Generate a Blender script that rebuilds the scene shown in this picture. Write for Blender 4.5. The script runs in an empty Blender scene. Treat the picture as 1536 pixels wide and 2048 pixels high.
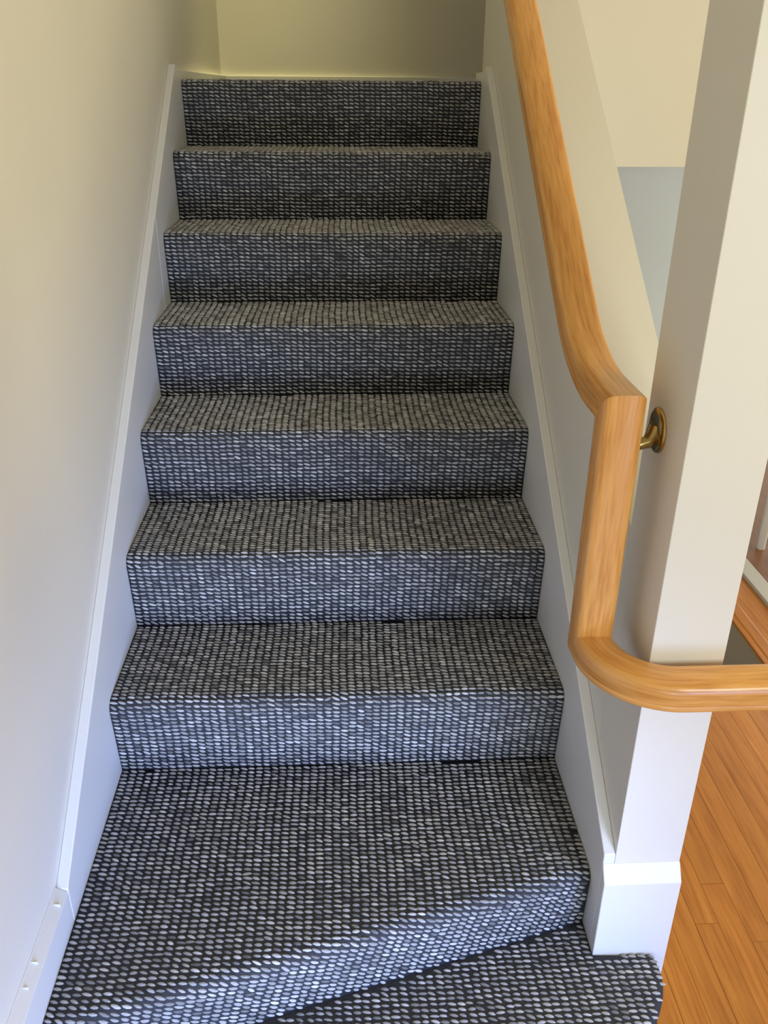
import bpy, math, random
import numpy as np
from mathutils import Matrix, Vector

random.seed(7)
rng = np.random.default_rng(7)
scene = bpy.context.scene
COL = scene.collection

# ---------------------------------------------------------------- camera
CAM = (0.4682, -1.1160, 1.4564)
PITCH, YAW, ROLL, FPX = 0.4565, 0.0517, 0.0071, 1719.66
cp, sp, cy, sy = math.cos(PITCH), math.sin(PITCH), math.cos(YAW), math.sin(YAW)
fwd = Vector((sy * cp, cy * cp, -sp))
rt0 = Vector((cy, -sy, 0.0))
up0 = rt0.cross(fwd)
rt = rt0 * math.cos(ROLL) + up0 * math.sin(ROLL)
upv = up0 * math.cos(ROLL) - rt0 * math.sin(ROLL)
cd = bpy.data.cameras.new('camera')
cam = bpy.data.objects.new('camera', cd)
COL.objects.link(cam)
M3 = Matrix((rt, upv, -fwd)).transposed()
cam.matrix_world = Matrix.Translation(CAM) @ M3.to_4x4()
cd.sensor_fit = 'VERTICAL'
cd.sensor_height = 36.0
cd.lens = FPX / 2048.0 * 36.0
cd.clip_start = 0.05
scene.camera = cam

# ---------------------------------------------------------------- world, lights, exposure
w = bpy.data.worlds.new('world')
scene.world = w
w.use_nodes = True
bg = w.node_tree.nodes['Background']
bg.inputs[0].default_value = (0.70, 0.82, 1.0, 1)
bg.inputs[1].default_value = 0.6
vs = scene.view_settings
vs.view_transform = 'Standard'
vs.look = 'None'
vs.gamma = 1.0
vs.use_curve_mapping = False
vs.exposure = 0.0


def area(name, loc, target, sx, sy_, power, col, spread=180):
    l = bpy.data.lights.new(name, 'AREA')
    l.shape = 'RECTANGLE'
    l.size, l.size_y = sx, sy_
    l.energy = power
    l.color = col
    l.spread = math.radians(spread)
    o = bpy.data.objects.new(name, l)
    COL.objects.link(o)
    o.location = loc
    d = Vector(target) - Vector(loc)
    o.rotation_euler = d.to_track_quat('-Z', 'Y').to_euler()
    return o


# assumed low blue light added behind the camera, brightens lower risers and left wall
area('low_front_fill', (1.40, -1.735, 0.30), (0.0, 0.25, 0.0), 1.0, 0.66, 7.0, (0.18, 0.35, 1.0), 60)
area('riser_fill', (0.75, -1.74, 0.12), (0.35, 0.25, 0.25), 0.7, 0.4, 2.3, (0.76, 0.88, 1.0), 45)  # added low beam, aimed to brighten the lower risers
# added fill behind the camera, brightens the post front
area('post_front_fill', (1.6, -1.72, 1.4), (1.0, 0.0, 1.0), 0.7, 0.5, 21.0, (0.960, 1.000, 0.920), 180)
# broad warm light added right of the stairs, in place of a hall lamp
area('hall_warm_fill', (3.94, 0.5, 2.4), (0.0, 0.2, 1.5), 1.8, 0.8, 60.0, (1.000, 0.845, 0.49), 180)
# added narrow spot above the landing, brightens the far wall, spares the treads
area('landing_fill', (0.16, 2.56, 3.86), (0.16, 2.66, 0.0), 0.2, 0.2, 4.75, (1.000, 0.848, 0.357), 40)
# assumed bluish light added under the upper floor, brightens the wall below it
area('lower_room_fill', (3.94, 2.45, 0.1), (1.5, 2.6, 0.1), 0.8, 0.8, 53.00, (0.704, 0.920, 1.000), 180)


# ---------------------------------------------------------------- material helpers
def new_mat(name):
    m = bpy.data.materials.new(name)
    m.use_nodes = True
    nt = m.node_tree
    return m, nt, nt.nodes, nt.links, nt.nodes['Principled BSDF']


def paint(name, col, rough=0.55, bump=0.02, scale=220, var=0.03, coat=0.0):
    m, nt, N, L, b = new_mat(name)
    tc = N.new('ShaderNodeTexCoord')
    n1 = N.new('ShaderNodeTexNoise')
    n1.inputs['Scale'].default_value = 3.0
    n1.inputs['Detail'].default_value = 4
    L.new(tc.outputs['Object'], n1.inputs['Vector'])
    mx = N.new('ShaderNodeMix')
    mx.data_type = 'RGBA'
    mx.inputs['A'].default_value = (*[c * (1 - var) for c in col], 1)
    mx.inputs['B'].default_value = (*[min(1, c * (1 + var)) for c in col], 1)
    L.new(n1.outputs['Fac'], mx.inputs['Factor'])
    L.new(mx.outputs['Result'], b.inputs['Base Color'])
    b.inputs['Roughness'].default_value = rough
    n2 = N.new('ShaderNodeTexNoise')
    n2.inputs['Scale'].default_value = scale
    n2.inputs['Detail'].default_value = 2
    L.new(tc.outputs['Object'], n2.inputs['Vector'])
    bp = N.new('ShaderNodeBump')
    bp.inputs['Strength'].default_value = bump
    bp.inputs['Distance'].default_value = 0.002
    L.new(n2.outputs['Fac'], bp.inputs['Height'])
    L.new(bp.outputs['Normal'], b.inputs['Normal'])
    return m


def wood(name, dark, mid, light, use_uv=False, rough=0.32, sx=34.0, sy=2.2, coat=0.12, rnd=True, ring=0.055):
    """oak: stretched noise grain along the second coordinate, with cathedral rings"""
    m, nt, N, L, b = new_mat(name)
    tc = N.new('ShaderNodeTexCoord')
    mp = N.new('ShaderNodeMapping')
    mp.inputs['Scale'].default_value = (sx, sy, sx if not use_uv else 1)
    L.new(tc.outputs['UV' if use_uv else 'Object'], mp.inputs['Vector'])
    vec = mp.outputs['Vector']
    if rnd:
        oi = N.new('ShaderNodeObjectInfo')
        ml = N.new('ShaderNodeVectorMath')
        ml.operation = 'MULTIPLY_ADD'
        cmb = N.new('ShaderNodeCombineXYZ')
        for i in range(3):
            L.new(oi.outputs['Random'], cmb.inputs[i])
        ml.inputs[1].default_value = (37, 91, 17)
        L.new(cmb.outputs[0], ml.inputs[0])
        L.new(vec, ml.inputs[2])
        vec = ml.outputs[0]
    big = N.new('ShaderNodeTexNoise')
    big.inputs['Scale'].default_value = 0.55
    big.inputs['Detail'].default_value = 3
    big.inputs['Distortion'].default_value = 0.6
    L.new(vec, big.inputs['Vector'])
    rings = N.new('ShaderNodeMath')
    rings.operation = 'MULTIPLY'
    rings.inputs[1].default_value = 26.0
    L.new(big.outputs['Fac'], rings.inputs[0])
    sn = N.new('ShaderNodeMath')
    sn.operation = 'SINE'
    L.new(rings.outputs[0], sn.inputs[0])
    fine = N.new('ShaderNodeTexNoise')
    fine.inputs['Scale'].default_value = 5.0
    fine.inputs['Detail'].default_value = 6
    L.new(vec, fine.inputs['Vector'])
    add = N.new('ShaderNodeMath')
    add.operation = 'MULTIPLY_ADD'
    add.inputs[1].default_value = ring
    L.new(sn.outputs[0], add.inputs[0])
    L.new(fine.outputs['Fac'], add.inputs[2])
    cr = N.new('ShaderNodeValToRGB')
    e = cr.color_ramp.elements
    e[0].position, e[0].color = 0.15, (*dark, 1)
    e[1].position, e[1].color = 0.85, (*light, 1)
    k = e.new(0.5)
    k.color = (*mid, 1)
    L.new(add.outputs[0], cr.inputs['Fac'])
    out = cr.outputs['Color']
    if rnd:
        hs = N.new('ShaderNodeHueSaturation')
        mr = N.new('ShaderNodeMapRange')
        mr.inputs['To Min'].default_value = 0.88
        mr.inputs['To Max'].default_value = 1.08
        L.new(oi.outputs['Random'], mr.inputs['Value'])
        L.new(mr.outputs[0], hs.inputs['Value'])
        L.new(out, hs.inputs['Color'])
        out = hs.outputs['Color']
    L.new(out, b.inputs['Base Color'])
    b.inputs['Roughness'].default_value = rough
    b.inputs['Coat Weight'].default_value = coat
    b.inputs['Coat Roughness'].default_value = 0.2
    bp = N.new('ShaderNodeBump')
    bp.inputs['Strength'].default_value = 0.08
    bp.inputs['Distance'].default_value = 0.001
    L.new(fine.outputs['Fac'], bp.inputs['Height'])
    L.new(bp.outputs['Normal'], b.inputs['Normal'])
    return m


def fibre(name, lo, hi, scale, rough=0.95, attr=None, sheen=0.0):
    m, nt, N, L, b = new_mat(name)
    tc = N.new('ShaderNodeTexCoord')
    n = N.new('ShaderNodeTexNoise')
    n.inputs['Scale'].default_value = scale
    n.inputs['Detail'].default_value = 3
    L.new(tc.outputs['Object'], n.inputs['Vector'])
    mx = N.new('ShaderNodeMix')
    mx.data_type = 'RGBA'
    mx.inputs['A'].default_value = (*lo, 1)
    mx.inputs['B'].default_value = (*hi, 1)
    if attr:
        at = N.new('ShaderNodeAttribute')
        at.attribute_name = attr
        ad = N.new('ShaderNodeMath')
        ad.operation = 'MULTIPLY_ADD'
        ad.inputs[1].default_value = 0.5
        L.new(n.outputs['Fac'], ad.inputs[0])
        L.new(at.outputs['Fac'], ad.inputs[2])
        ad.use_clamp = True
        L.new(ad.outputs[0], mx.inputs['Factor'])
    else:
        L.new(n.outputs['Fac'], mx.inputs['Factor'])
    L.new(mx.outputs['Result'], b.inputs['Base Color'])
    b.inputs['Roughness'].default_value = rough
    b.inputs['Specular IOR Level'].default_value = 0.15
    b.inputs['Sheen Weight'].default_value = sheen
    bp = N.new('ShaderNodeBump')
    bp.inputs['Strength'].default_value = 0.5
    bp.inputs['Distance'].default_value = 0.002
    L.new(n.outputs['Fac'], bp.inputs['Height'])
    L.new(bp.outputs['Normal'], b.inputs['Normal'])
    return m


def brass_mat():
    m, nt, N, L, b = new_mat('brushed_brass')
    tc = N.new('ShaderNodeTexCoord')
    n = N.new('ShaderNodeTexNoise')
    n.inputs['Scale'].default_value = 60
    L.new(tc.outputs['Object'], n.inputs['Vector'])
    mx = N.new('ShaderNodeMix')
    mx.data_type = 'RGBA'
    mx.inputs['A'].default_value = (0.36, 0.27, 0.11, 1)
    mx.inputs['B'].default_value = (0.50, 0.39, 0.17, 1)
    L.new(n.outputs['Fac'], mx.inputs['Factor'])
    L.new(mx.outputs['Result'], b.inputs['Base Color'])
    b.inputs['Metallic'].default_value = 1.0
    b.inputs['Roughness'].default_value = 0.22
    return m


M_WALL = paint('wall_paint_cream_grey', (0.71, 0.695, 0.64), 0.6, 0.05)
M_WHITE = paint('white_gloss_paint', (0.73, 0.74, 0.75), 0.35, 0.015, 120)
M_CEIL = paint('ceiling_paint', (0.78, 0.76, 0.72), 0.8)
M_RAIL = wood('oak_rail', (0.45, 0.18, 0.034), (0.63, 0.305, 0.078), (0.72, 0.39, 0.125), use_uv=True, rough=0.3, sx=42, sy=3.0, rnd=False, ring=0.10)
M_FLOOR = wood('oak_floor', (0.31, 0.095, 0.010), (0.46, 0.165, 0.022), (0.55, 0.225, 0.040), rough=0.3, sx=26, sy=1.6, ring=0.09)
M_SUB = wood('oak_floor_far', (0.31, 0.095, 0.010), (0.46, 0.165, 0.022), (0.55, 0.225, 0.040), rough=0.32, sx=30, sy=1.8, rnd=False)
M_BASE = fibre('carpet_backing_charcoal', (0.020, 0.021, 0.026), (0.062, 0.066, 0.079), 420)
M_YARN = fibre('carpet_yarn_grey', (0.13, 0.133, 0.145), (0.60, 0.606, 0.63), 900, attr='tint')
M_TAUPE = paint('taupe_wall_paint', (0.40, 0.34, 0.28), 0.8)
M_CURB = paint('grey_curb_paint', (0.50, 0.48, 0.47), 0.5)
M_BRASS = brass_mat()


# ---------------------------------------------------------------- mesh helpers
def link(name, me, mat, parent=None):
    o = bpy.data.objects.new(name, me)
    COL.objects.link(o)
    if mat:
        me.materials.append(mat)
    if parent:
        o.parent = parent
    return o


def mesh(name, verts, faces, mat, parent=None, smooth=None):
    me = bpy.data.meshes.new(name)
    me.from_pydata([tuple(map(float, v)) for v in verts], [], [tuple(map(int, f)) for f in faces])
    me.update()
    if smooth is not None:
        me.shade_smooth()
        me.set_sharp_from_angle(angle=math.radians(smooth))
    return link(name, me, mat, parent)


def empty(name, loc=(0, 0, 0)):
    o = bpy.data.objects.new(name, None)
    o.location = loc
    o.empty_display_size = 0.1
    COL.objects.link(o)
    return o


def box_data(x0, x1, y0, y1, z0, z1):
    v = [(x0, y0, z0), (x1, y0, z0), (x1, y1, z0), (x0, y1, z0), (x0, y0, z1), (x1, y0, z1), (x1, y1, z1), (x0, y1, z1)]
    f = [(0, 3, 2, 1), (4, 5, 6, 7), (0, 1, 5, 4), (1, 2, 6, 5), (2, 3, 7, 6), (3, 0, 4, 7)]
    return v, f


def join_data(*ds):
    V, F = [], []
    for v, f in ds:
        n = len(V)
        V += list(v)
        F += [tuple(i + n for i in q) for q in f]
    return V, F


def bevel(o, wd=0.002, seg=2):
    b = o.modifiers.new('bevel', 'BEVEL')
    b.width = wd
    b.segments = seg
    b.limit_method = 'ANGLE'
    b.angle_limit = math.radians(30)
    return o


def prism_x(poly, x0, x1):
    """polygon in (y, z), counter-clockwise seen from +x, extruded from x0 to x1"""
    n = len(poly)
    v = [(x0, y, z) for y, z in poly] + [(x1, y, z) for y, z in poly]
    f = [tuple(range(n))[::-1], tuple(range(n, 2 * n))]
    f += [(i, (i + 1) % n, n + (i + 1) % n, n + i) for i in range(n)]
    return v, f


def structure(o, label=None):
    o['kind'] = 'structure'
    if label:
        o['label'] = label
    return o


def tag(o, label, cat, group=None):
    o['label'] = label
    o['category'] = cat
    if group:
        o['group'] = group
    return o


# ---------------------------------------------------------------- measured layout (metres)
W = 0.9065            # carpet width between the skirting boards
XL, XR = -0.020, 0.927  # wall planes left / right of the stairs
XO = 1.042            # outer face of the knee wall and post
RISE, RUN, OV = 0.185, 0.2559, 0.0169
Z0 = 0.047            # tread of the lowest winder
ZF = -0.14            # hardwood floor of the hall
CEIL = 3.9
SK0, SKM = 0.322, 0.700   # skirting top line z = SK0 + SKM*y
CAP0, CAPM = 0.765, 0.72  # knee wall cap line
YB = 2.97             # far wall
YH0, YH1 = 1.80, 1.92  # wall of the upper hall

# ---------------------------------------------------------------- setting
structure(mesh('wall_left', *box_data(XL - 0.12, XL, -2.5, YB, -1.6, CEIL), M_WALL))
structure(mesh('wall_back', *box_data(XL - 0.12, 4.12, YB, YB + 0.12, -1.6, CEIL), M_WALL))
kn = [(0.09, -1.6), (YH1, -1.6), (YH1, CAP0 + CAPM * YH0), (YH0, CAP0 + CAPM * YH0), (0.09, CAP0 + CAPM * 0.09)]
structure(mesh('wall_right', *prism_x(kn, XR, XO), M_WALL))
structure(mesh('wall_upper_hall', *join_data(box_data(XO, 4.12, YH0, YH1, 1.24, CEIL), box_data(XR, XO, YH0, YH1, CAP0 + CAPM * YH0, CEIL)), M_WALL))
structure(mesh('floor_upper_hall', *box_data(XO, 4.12, YH1, YB, 1.24, 1.478), M_CEIL))
structure(mesh('ceiling', *box_data(XL - 0.12, 4.12, -2.5, YB, CEIL, CEIL + 0.1), M_CEIL))
# walls that close the hall around the camera, openings added to suit the lights
DX0, DX1, DZ0, DZ1 = 0.4, 1.9, -0.08, 0.63
UX0, UX1, UZ0, UZ1 = 1.25, 1.95, 1.15, 1.65
structure(mesh('wall_front', *join_data(
    box_data(XL - 0.12, DX0, -1.87, -1.75, -1.6, CEIL), box_data(UX1, 4.12, -1.87, -1.75, -1.6, CEIL),
    box_data(DX0, UX1, -1.87, -1.75, -1.6, DZ0), box_data(DX1, UX1, -1.87, -1.75, DZ0, DZ1), box_data(DX0, UX1, -1.87, -1.75, DZ1, UZ0),
    box_data(DX0, UX0, -1.87, -1.75, UZ0, UZ1), box_data(DX0, UX1, -1.87, -1.75, UZ1, CEIL)), M_WALL))
structure(mesh('wall_hall_side', *join_data(
    box_data(4.0, 4.12, -1.75, -0.4, -1.6, CEIL), box_data(4.0, 4.12, -0.4, 1.4, -1.6, 2.0), box_data(4.0, 4.12, -0.4, 1.4, 2.8, CEIL),
    box_data(4.0, 4.12, 1.4, 2.05, -1.6, CEIL), box_data(4.0, 4.12, 2.85, YB, -1.6, CEIL),
    box_data(4.0, 4.12, 2.05, 2.85, -1.6, -0.3), box_data(4.0, 4.12, 2.05, 2.85, 0.5, CEIL)), M_WALL))

# floor: base slab with the opening of the stairs down, planks on top
OX1, OY0 = 1.80, 0.93
fl = structure(mesh('floor', *join_data(
    box_data(XL - 0.12, 4.12, -2.5, OY0, ZF - 0.12, ZF - 0.012),
    box_data(OX1 + 0.004, 4.12, OY0, YB, ZF - 0.03, ZF - 0.012)), M_SUB))
structure(mesh('floor_lower', *box_data(XL, 4.12, -2.5, YB, -1.7, -1.6), M_TAUPE))
structure(mesh('wall_stairwell', *join_data(box_data(OX1 + 0.004, OX1 + 0.1, OY0, YB, -1.6, ZF - 0.03),
                                            box_data(XO, OX1 + 0.012, OY0 - 0.1, OY0, -1.6, ZF - 0.12)), M_TAUPE))


# ---------------------------------------------------------------- skirting boards and baseboards
def board(name, poly, x0, x1, parent=None):
    o = mesh(name, *prism_x(poly, x0, x1), M_WHITE, parent)
    bevel(o, 0.002)
    return o


def sk(y):
    return SK0 + SKM * y


YT = 1.71
YJ = 1.208  # joint in the left board
t1 = structure(empty('trim_1'))
board('skirting_board', [(-0.086, -0.1), (0.2, -0.1), (YJ - 0.0008, sk(YJ) - 0.5), (YJ - 0.0008, sk(YJ)), (-0.086, sk(-0.086))], XL, 0.0, t1)
board('skirting_board', [(YJ + 0.0008, sk(YJ) - 0.5), (YB, sk(YJ) - 0.1), (YB, 1.506), (YT + 0.05, 1.506), (YT, sk(YT)), (YJ + 0.0008, sk(YJ))], XL, 0.0, t1)
t2 = structure(empty('trim_2'))
board('skirting_board', [(-0.067, -0.1), (0.2, -0.1), (YT, sk(YT) - 0.5), (YH1, sk(YT) - 0.5), (YH1, 1.506), (YT + 0.06, 1.506), (YT + 0.012, sk(YT)), (YT, sk(YT)), (-0.067, sk(-0.067))], W, XR, t2)

zb = sk(-0.086)
# lower left baseboard: level, with a slightly sloped top
v = []
for y in (-2.38, -0.0868):
    v += [(XL, y, -0.14), (0.0, y, -0.14), (0.0, y, zb - 0.006), (XL, y, zb + 0.006)]
structure(bevel(mesh('baseboard_left', v, [(0, 1, 2, 3), (7, 6, 5, 4), (0, 4, 5, 1), (1, 5, 6, 2), (2, 6, 7, 3), (3, 7, 4, 0)], M_WHITE), 0.0015))
bl = bpy.data.objects['baseboard_left']
mesh('caulk_line', *box_data(XL - 0.0005, XL + 0.0016, -1.7, -0.0875, zb + 0.003, zb + 0.0072), M_WHITE, bl)
for yy, xa, xb in ((-0.118, XL + 0.006, XL + 0.017), (-0.222, XL + 0.003, XL + 0.013), (-0.263, XL + 0.004, XL + 0.012)):
    mesh('paint_ridge', *box_data(xa, xb, yy - 0.0006, yy + 0.0006, zb - 0.004, zb + 0.0062 - 0.6 * (xa - XL)), M_WHITE, bl)
structure(bevel(mesh('baseboard_back', *box_data(0.0, 4.0, YB - 0.016, YB, 1.478, 1.506), M_WHITE), 0.002))

# ---------------------------------------------------------------- corner post
post = tag(empty('corner_post', (0.985, 0.01, ZF)), 'square white-painted corner post rising from the carpeted bottom step to the ceiling', 'post')
PO = Vector(post.location)


def child(name, v, f, mat, parent, org, smooth=None):
    return mesh(name, [(a[0] - org[0], a[1] - org[1], a[2] - org[2]) for a in v], f, mat, parent, smooth)


bevel(child('shaft', *box_data(XR, XO, -0.067, 0.09, ZF, CEIL), M_WALL, post, PO), 0.0008, 1)
pv = []
for x in (W, XO + 0.001):
    pv += [(x, -0.0668, ZF), (x, -0.088, ZF), (x, -0.088, 0.226), (x, -0.0668, 0.256)]
bevel(child('plinth', pv, [(3, 2, 1, 0), (4, 5, 6, 7), (0, 1, 5, 4), (1, 2, 6, 5), (2, 3, 7, 6), (3, 0, 4, 7)], M_WHITE, post, PO), 0.002)


# ---------------------------------------------------------------- carpeted stairs
R_N = 0.020     # nosing radius
PU, PV = 0.0162, 0.0104  # loop spacing across / along


class Fold:
    """maps flat carpet coordinates (x, y) to 3-D: tread, rounded nosing, riser"""

    def __init__(s, k):
        s.k = k
        s.zt = k * RISE
        if k == 1:
            a = np.array([W, -0.024]); b = np.array([0.0, -0.283])
            s.zb, s.ov = Z0, 0.006
        else:
            a = np.array([W, (k - 1) * RUN]); b = np.array([0.0, (k - 1) * RUN])
            s.zb, s.ov = (k - 1) * RISE, OV
        if k == 2:
            s.zb = RISE
        d = (a - b) / np.linalg.norm(a - b)
        s.a, s.b, s.d = a, b, d
        s.n = np.array([d[1], -d[0]])
        s.back = YB - 0.016 if k == 8 else k * RUN + OV
        s.len = s.zt - s.zb - R_N

    def dist(s, x, y):
        return (x - s.b[0]) * s.n[0] + (y - s.b[1]) * s.n[1]

    def at(s, x, y):
        D = s.dist(x, y)
        fx, fy = x - D * s.n[0], y - D * s.n[1]
        th = np.clip((D + R_N) / R_N, 0, math.pi / 2)
        t = np.maximum(0, D + R_N - R_N * math.pi / 2)
        off = np.where(D < -R_N, D, -R_N + R_N * np.sin(th) - s.ov * t / (s.len + 1e-9))
        z = np.where(D < -R_N, s.zt, s.zt - R_N * (1 - np.cos(th)) - t)
        return np.stack([fx + off * s.n[0], fy + off * s.n[1], z], -1)


# one hemispherical loop: two rings and a top
SEG = 8
ring = np.array([(math.cos(2 * math.pi * i / SEG), math.sin(2 * math.pi * i / SEG)) for i in range(SEG)])
pinch = np.sign(ring[:, 1:2]) * np.abs(ring[:, 1:2]) ** 1.3   # pointed, twisted ends
ring = np.c_[ring[:, 0:1], pinch]
# the crown of the loop sits a little off centre, as in a twisted yarn
PROTO = np.concatenate([np.c_[ring, np.full(SEG, -0.15)], np.c_[ring * [0.70, 0.74] + [0.04, -0.08], np.full(SEG, 0.68)], [[0.05, -0.05, 1.0]]])
PF = []
for i in range(SEG):
    j = (i + 1) % SEG
    PF += [(i, j, SEG + j), (i, SEG + j, SEG + i), (SEG + i, SEG + j, 2 * SEG)]
PF = np.array(PF)


def loops_mesh(name, P, U, V, parent):
    """P centres, U / V unit tangents; one mesh of yarn loops"""
    n = len(P)
    Nn = np.cross(U, V)
    Nn /= np.linalg.norm(Nn, axis=1, keepdims=True)
    Nn *= np.where(np.sum(Nn * SIDE, axis=1, keepdims=True) < 0, -1, 1)
    a = np.radians(13 + rng.normal(0, 7, n))
    c, s_ = np.cos(a)[:, None], np.sin(a)[:, None]
    U2, V2 = c * U + s_ * V, -s_ * U + c * V
    hl = (0.0082 * (1 + rng.normal(0, 0.09, n)))[:, None, None]
    hw = (0.0029 * (1 + rng.normal(0, 0.10, n)))[:, None, None]
    hh = (0.0028 * (1 + rng.normal(0, 0.12, n)))[:, None, None]
    p = PROTO[None]
    co = P[:, None] + p[..., 0:1] * hl * U2[:, None] + p[..., 1:2] * hw * V2[:, None] + p[..., 2:3] * hh * Nn[:, None]
    co = co.reshape(-1, 3)
    fa = (PF[None] + (np.arange(n) * len(PROTO))[:, None, None]).reshape(-1, 3)
    me = bpy.data.meshes.new(name)
    me.vertices.add(len(co))
    me.vertices.foreach_set('co', co.ravel())
    me.loops.add(fa.size)
    me.loops.foreach_set('vertex_index', fa.ravel().astype(np.int32))
    me.polygons.add(len(fa))
    me.polygons.foreach_set('loop_start', np.arange(0, fa.size, 3, dtype=np.int32))
    me.update(calc_edges=True)
    at = me.attributes.new('tint', 'FLOAT', 'POINT')
    at.data.foreach_set('value', np.repeat(np.clip(rng.normal(0.24, 0.20, n), -0.25, 0.8), len(PROTO)).astype(np.float32))
    me.shade_smooth()
    o = link(name, me, M_YARN, parent)
    o['kind'] = 'stuff'
    return o


SIDE = np.array([[0, -0.6, 0.8]])
stairs = tag(empty('staircase', (0, 0, 0)), 'straight staircase covered in dark grey looped carpet, with angled bottom steps', 'staircase')


def weave(x, y):
    """slow waviness of the carpet rows"""
    return y + 0.0016 * np.sin(x * 9.0 + y * 5.0) + 0.0008 * np.sin(x * 31.0 + y * 17)


def carpet_step(k):
    F = Fold(k)
    # base cloth
    nx = 24
    xs = np.linspace(0.0005, W - 0.0005, nx)
    ts = np.concatenate([[-R_N], -R_N + R_N * np.linspace(0, math.pi / 2, 7)[1:], [-R_N + R_N * math.pi / 2 + F.len]])
    rows = []
    yb = F.back
    L0 = np.linalg.norm(F.a - F.b)
    fx = F.b[0] + (F.a[0] - F.b[0]) * xs / W
    fy = F.b[1] + (F.a[1] - F.b[1]) * xs / W
    rows.append(np.stack([xs, np.full(nx, yb), np.full(nx, F.zt)], -1))
    for t in ts:
        q = F.at(fx + t * F.n[0], fy + t * F.n[1])
        q[:, 0] = np.clip(q[:, 0], 0.0005, W - 0.0005)
        rows.append(q)
    V = np.concatenate(rows)
    Fc = [(r * nx + i, (r + 1) * nx + i, (r + 1) * nx + i + 1, r * nx + i + 1) for r in range(len(rows) - 1) for i in range(nx - 1)]
    st = mesh('carpeted_step', V, Fc, M_BASE, stairs, smooth=50)
    sol = st.modifiers.new('thickness', 'SOLIDIFY')
    sol.thickness = 0.006
    sol.offset = -1
    # loops
    ncol = int(round(W / PU))
    gx = (np.arange(ncol + (8 if k == 1 else 0)) + 0.5) * W / ncol
    y_hi = min(yb, (k - 1) * RUN + 0.75)
    y_lo = F.b[1] - 0.30 if k == 1 else F.b[1] - (F.len + R_N * 0.6)
    gy = np.arange(y_hi - 0.005, y_lo - 0.06, -PV)
    X, Y = np.meshgrid(gx, gy)
    X = X + 0.0012 * np.sin(np.arange(len(gy))[:, None] * 0.23 + X * 3.0)
    X, Y = X.ravel(), Y.ravel()
    X = X + rng.normal(0, 0.0005, X.size)
    if k > 1:
        X = np.clip(X, 0.0075, W - 0.0075)
    Y = weave(X, Y) + rng.normal(0, 0.00035, X.size)
    D = F.dist(X, Y)
    ok = (D < -R_N + R_N * math.pi / 2 + F.len - 0.003) & (Y < yb - 0.003)
    X, Y = X[ok], Y[ok]
    P = F.at(X, Y)
    ok = (P[:, 0] > 0.006) & (P[:, 0] < W - 0.006)
    X, Y, P = X[ok], Y[ok], P[ok]
    e = 1e-4
    U = (F.at(X + e, Y) - F.at(X - e, Y))
    Vv = (F.at(X, Y - e) - F.at(X, Y + e))
    U /= np.linalg.norm(U, axis=1, keepdims=True)
    Vv /= np.linalg.norm(Vv, axis=1, keepdims=True)
    loops_mesh('yarn_loops', P, U, Vv, st)
    return st


for k in range(1, 9):
    carpet_step(k)

# lowest winder: a level tread with a rounded end in front of the post
end = [(1.017, -0.0885), (1.0225, -0.098), (1.0245, -0.125), (1.0185, -0.153), (1.005, -0.181), (0.979, -0.221), (0.938, -0.262), (0.88, -0.298), (0.80, -0.330),
       (0.4, -0.47), (0.001, -0.61)]
fine = []
for i in range(len(end) - 1):
    for t in np.linspace(0, 1, 4)[:-1]:
        fine.append(tuple(np.array(end[i]) * (1 - t) + np.array(end[i + 1]) * t))
fine.append(end[-1])
fine = np.array(fine)
for _ in range(3):
    fine[1:-1] = 0.25 * fine[:-2] + 0.5 * fine[1:-1] + 0.25 * fine[2:]
tan = np.gradient(fine, axis=0)
tan /= np.linalg.norm(tan, axis=1, keepdims=True)
nrm = np.stack([-tan[:, 1], tan[:, 0]], -1)
if nrm[2][0] < 0:
    nrm = -nrm
rows = []
RE = 0.016
for a in np.linspace(0, math.pi / 2, 6):
    q = fine + nrm * (-RE + RE * math.sin(a))
    rows.append(np.c_[q, np.full(len(q), Z0 - RE * (1 - math.cos(a)))])
rows.append(np.c_[fine - nrm * 0.012, np.full(len(fine), ZF)])
nF = len(fine)
V = list(np.concatenate(rows))
Fc = [(r * nF + i, r * nF + i + 1, (r + 1) * nF + i + 1, (r + 1) * nF + i) for r in range(len(rows) - 1) for i in range(nF - 1)]
back = [(0.0005, -0.05, Z0), (W - 0.0005, 0.05, Z0), (W - 0.0005, -0.0885, Z0)]
b0 = len(V)
V += back
Fc.append(tuple(list(range(nF)) + [b0, b0 + 1, b0 + 2]))
st0 = mesh('carpeted_step', V, Fc, M_BASE, stairs, smooth=50)
gx = np.arange(0.008, 1.03, PU)
gy = np.arange(0.03, -0.64, -PV)
X, Y = np.meshgrid(gx, gy)
X = (X + 0.0012 * np.sin(np.arange(len(gy))[:, None] * 0.23 + X * 3.0)).ravel()
Y = Y.ravel()
X = X + rng.normal(0, 0.0008, X.size)
Y = weave(X, Y) + rng.normal(0, 0.0004, X.size)
pts = np.stack([X, Y], -1)
dv = pts[:, None] - fine[None]
dd = np.linalg.norm(dv, axis=2)
ix = dd.argmin(1)
sd = np.sum((pts - fine[ix]) * nrm[ix], axis=1)   # >0 outside
F1 = Fold(1)
ok = (sd < -0.0045) & (F1.dist(X, Y) > 0.0)
ok &= ~((X > W - 0.006) & (Y > -0.093))
X, Y, sd = X[ok], Y[ok], np.clip(-sd[ok], 0, RE)
Zz = Z0 - np.where(sd < RE, RE - np.sqrt(np.maximum(0, RE ** 2 - (RE - sd) ** 2)), 0)
P = np.stack([X, Y, Zz], -1)
n = len(P)
loops_mesh('yarn_loops', P, np.tile([[1.0, 0, 0]], (n, 1)), np.tile([[0, -1.0, 0]], (n, 1)), st0)


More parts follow.
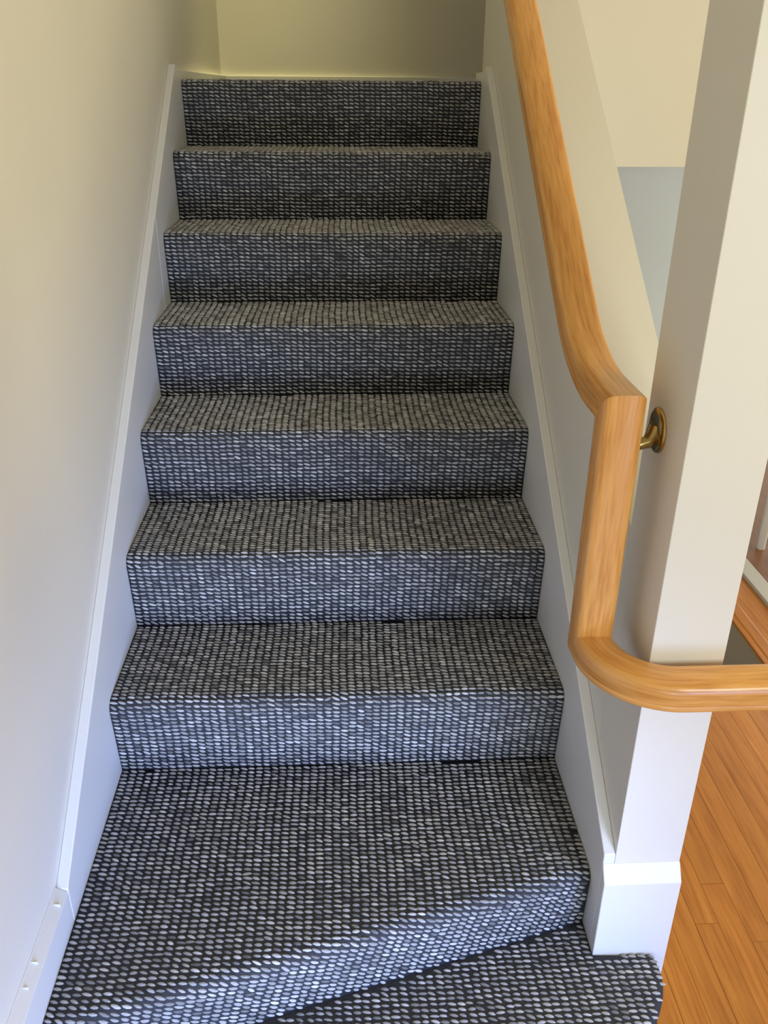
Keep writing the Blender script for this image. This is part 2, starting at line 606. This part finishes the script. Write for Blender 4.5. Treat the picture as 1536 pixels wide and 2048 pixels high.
# ---------------------------------------------------------------- handrail
HP = [(-0.0265, -0.024), (-0.0285, -0.022), (-0.0290, -0.0175), (-0.0283, -0.0140), (-0.0262, -0.0125), (-0.0262, -0.0115), (-0.0292, -0.0095),
      (-0.0305, -0.004), (-0.0305, 0.009), (-0.0298, 0.0145), (-0.0275, 0.0188), (-0.0240, 0.0217), (-0.0185, 0.0233), (-0.010, 0.0241), (0.0, 0.0244)]
PROF = HP + [(-a, b) for a, b in HP[::-1][1:]]
PROF = [(0.0, -0.024)] + PROF
PL = [0.0]
for i in range(1, len(PROF) + 1):
    p, q = PROF[i - 1], PROF[i % len(PROF)]
    PL.append(PL[-1] + math.hypot(p[0] - q[0], p[1] - q[1]))


def sweep(name, stations, parent, v0=0.0):
    """stations: (centre, lateral, up) - profile swept with UVs along the length"""
    n = len(PROF)
    V, Fc, UV = [], [], []
    ln = [v0]
    for i in range(1, len(stations)):
        ln.append(ln[-1] + (Vector(stations[i][0]) - Vector(stations[i - 1][0])).length)
    for c, la, u in stations:
        for a, b in PROF:
            V.append(Vector(c) + Vector(la) * a + Vector(u) * b)
    for s in range(len(stations) - 1):
        for i in range(n):
            j = (i + 1) % n
            Fc.append((s * n + i, (s + 1) * n + i, (s + 1) * n + j, s * n + j))
            UV.append([(PL[i], ln[s]), (PL[i], ln[s + 1]), (PL[i + 1], ln[s + 1]), (PL[i + 1], ln[s])])
    m = (len(stations) - 1) * n
    Fc.append(tuple(range(n)))
    UV.append([(PROF[i][0], PROF[i][1]) for i in range(n)])
    Fc.append(tuple(range(m, m + n))[::-1])
    UV.append([(PROF[i][0], PROF[i][1]) for i in range(n)][::-1])
    me = bpy.data.meshes.new(name)
    me.from_pydata([tuple(v) for v in V], [], Fc)
    uv = me.uv_layers.new(name='UVMap')
    k = 0
    for f in UV:
        for q in f:
            uv.data[k].uv = q
            k += 1
    me.update()
    me.shade_smooth()
    me.set_sharp_from_angle(angle=math.radians(40))
    import bmesh
    bm = bmesh.new()
    bm.from_mesh(me)
    bmesh.ops.recalc_face_normals(bm, faces=bm.faces)
    bm.to_mesh(me)
    bm.free()
    return link(name, me, M_RAIL, parent)


rail = tag(empty('handrail', (0, 0, 0)), 'varnished oak handrail descending the stair wall, dropping at the post and turning right', 'handrail')
XC = 0.857
YC = 0.009      # centre of the vertical drop
ZT = 1.061      # centre height of the upper level end
ZL = 0.6685     # centre height of the lower level run
RM = 0.72       # slope
X_ = Vector((1, 0, 0))
# sloped run: ease from slope to level
st = []
ys = 0.955 - 0.030 + 0.0   # sloped centre line: z = ys + RM*y
yi = (ZT - ys) / RM        # crossing of both centre lines
ang = math.atan(RM)
TL = 0.115
Re = TL / math.tan(ang / 2)
Re = TL / math.tan(ang / 2)
cyy, czz = yi - TL, ZT + Re
nrm_s = Vector((0, -math.sin(ang), math.cos(ang)))
for y in (1.55, 1.2, 0.9, 0.6):
    st.append(((XC, y, ys + RM * y), X_, nrm_s))
for i in range(13):
    a = ang * (1 - i / 12)
    st.append(((XC, cyy + Re * math.sin(a), czz - Re * math.cos(a)), X_, Vector((0, -math.sin(a), math.cos(a)))))
st.append(((XC, YC, ZT), X_, Vector((0, -1, 1))))
sweep('sloped_rail', st, rail)
sweep('drop_rail', [((XC, YC, ZT), X_, Vector((0, -1, 1))), ((XC, YC, (ZT + ZL) / 2), X_, Vector((0, -1, 0))), ((XC, YC, ZL), X_, Vector((0, -1, 1)))], rail, 5.3)
st = [((XC, YC, ZL), X_, Vector((0, -1, 1)))]
YL = -0.1165
RC = 0.105
yst = YL + RC
Zv = Vector((0, 0, 1))
st.append(((XC, yst, ZL), X_, Zv))
for i in range(1, 15):
    a = math.pi / 2 * i / 14
    c = (XC + RC - RC * math.cos(a), yst - RC * math.sin(a), ZL)
    st.append((c, Vector((math.cos(a), math.sin(a), 0)), Zv))
for x in (1.05, 1.2, 1.5, 2.0, 2.6):
    st.append(((x, YL, ZL), Vector((0, 1, 0)), Zv))
sweep('level_rail', st, rail, 9.1)


def lathe(prof, axis_o, ax, e1, e2, seg=28):
    V, Fc = [], []
    for r, h in prof:
        for i in range(seg):
            t = 2 * math.pi * i / seg
            V.append(Vector(axis_o) + Vector(ax) * h + (Vector(e1) * math.cos(t) + Vector(e2) * math.sin(t)) * r)
    for s in range(len(prof) - 1):
        for i in range(seg):
            j = (i + 1) % seg
            Fc.append((s * seg + i, s * seg + j, (s + 1) * seg + j, (s + 1) * seg + i))
    Fc.append(tuple(range((len(prof) - 1) * seg, len(prof) * seg)))
    return V, Fc


def tube(pts, rads, seg=14):
    V, Fc = [], []
    pts = [Vector(p) for p in pts]
    for i, p in enumerate(pts):
        d = (pts[min(i + 1, len(pts) - 1)] - pts[max(i - 1, 0)]).normalized()
        e1 = d.cross(Vector((0.13, 0.97, 0.2))).normalized()
        e2 = d.cross(e1)
        for k in range(seg):
            t = 2 * math.pi * k / seg
            V.append(p + (e1 * math.cos(t) + e2 * math.sin(t)) * rads[i])
    for s in range(len(pts) - 1):
        for k in range(seg):
            j = (k + 1) % seg
            Fc.append((s * seg + k, s * seg + j, (s + 1) * seg + j, (s + 1) * seg + k))
    Fc.append(tuple(range(seg))[::-1])
    Fc.append(tuple(range((len(pts) - 1) * seg, len(pts) * seg)))
    return V, Fc


bk = empty('rail_bracket')
bk.parent = rail
bk['label'] = 'polished brass bracket'
YR, ZR = 0.040, 1.014
mesh('rosette', *lathe([(0.034, 0.0), (0.034, 0.002), (0.032, 0.0045), (0.026, 0.0062), (0.014, 0.0085), (0.0, 0.009)], (XR, YR, ZR), (-1, 0, 0), (0, 1, 0), (0, 0, 1)), M_BRASS, bk, smooth=40)
mesh('arm', *tube([(XR - 0.005, YR - 0.004, ZR + 0.006), (XR - 0.010, YR - 0.008, ZR - 0.006), (XR - 0.018, YR - 0.012, ZR - 0.014), (XR - 0.034, YR - 0.014, ZR - 0.017),
                   (XR - 0.052, YR - 0.014, ZR - 0.013), (XR - 0.064, YR - 0.012, ZR - 0.002), (XR - 0.067, YR - 0.008, ZR + 0.0235)],
                  [0.012, 0.011, 0.0098, 0.0085, 0.008, 0.008, 0.008]), M_BRASS, bk, smooth=60)

# ---------------------------------------------------------------- hardwood strips of the hall floor
PW = 0.0515
x = 1.0495
i = 0
shared = {}
while x < 1.93:
    y = -0.75 - random.random() * 0.6
    yend = OY0 if x + PW < OX1 - 0.02 else 2.6
    while y < yend:
        L_ = random.choice((0.9, 1.2, 1.5, 1.8))
        y1 = min(y + L_, yend)
        if y1 - y > 0.06:
            key = round(y1 - y, 3)
            if key not in shared:
                vv, ff = box_data(-PW / 2 + 0.0004, PW / 2 - 0.0004, -(y1 - y) / 2 + 0.0004, (y1 - y) / 2 - 0.0004, -0.012, 0)
                me = bpy.data.meshes.new('plank')
                me.from_pydata(vv, [], ff)
                me.materials.append(M_FLOOR)
                shared[key] = me
            p = bpy.data.objects.new('plank', shared[key])
            COL.objects.link(p)
            p.parent = fl
            p.location = (x + PW / 2, (y + y1) / 2, ZF + random.uniform(-0.0003, 0.0003))
        y = y1
    x += PW
    i += 1
# nosing boards of the stair opening
o = bevel(mesh('edge_board', *box_data(OX1 - 0.012, OX1 + 0.03, OY0, 2.9, ZF - 0.026, ZF + 0.004), M_SUB, fl), 0.006)
o = bevel(mesh('edge_board', *box_data(XO, OX1 - 0.012, OY0 - 0.03, OY0 + 0.014, ZF - 0.04, ZF + 0.003), M_SUB, fl), 0.006)

M_FLOOR_SHADED = wood('brown_boards_shaded', (0.16, 0.055, 0.018), (0.22, 0.082, 0.028), (0.27, 0.11, 0.042), rough=0.4, sx=26, sy=1.6)  # floor beyond the curb, its shadow put into a darker brown
structure(mesh('floor_beyond_curb_shaded', *box_data(1.986, 4.0, 0.95, YB, ZF - 0.012, ZF), M_FLOOR_SHADED))
cb = tag(bevel(mesh('floor_curb', *box_data(1.925, 1.985, 1.0, 2.9, ZF - 0.002, ZF + 0.016), M_CURB), 0.003),
         'low grey painted curb strip on the hardwood floor, seen right of the post', 'curb')

# white stool standing beyond the curb, one leg in view
LEG = (2.088, 1.757)
stool = tag(empty('white_stool', (LEG[0] + 0.15, LEG[1] + 0.13, ZF)), 'white stool at the right edge beyond the post, one round leg showing', 'stool')
for sx_, sy_ in ((-1, -1), (1, -1), (-1, 1), (1, 1)):
    mesh('leg', *tube([(0.15 * sx_, 0.13 * sy_, 0.0), (0.15 * sx_, 0.13 * sy_, 0.004), (0.149 * sx_, 0.129 * sy_, 0.43)], [0.0145, 0.0155, 0.018]), M_WHITE, stool, smooth=50)
bevel(mesh('seat', *box_data(-0.19, 0.19, -0.17, 0.17, 0.43, 0.465), M_WHITE, stool), 0.01, 3)
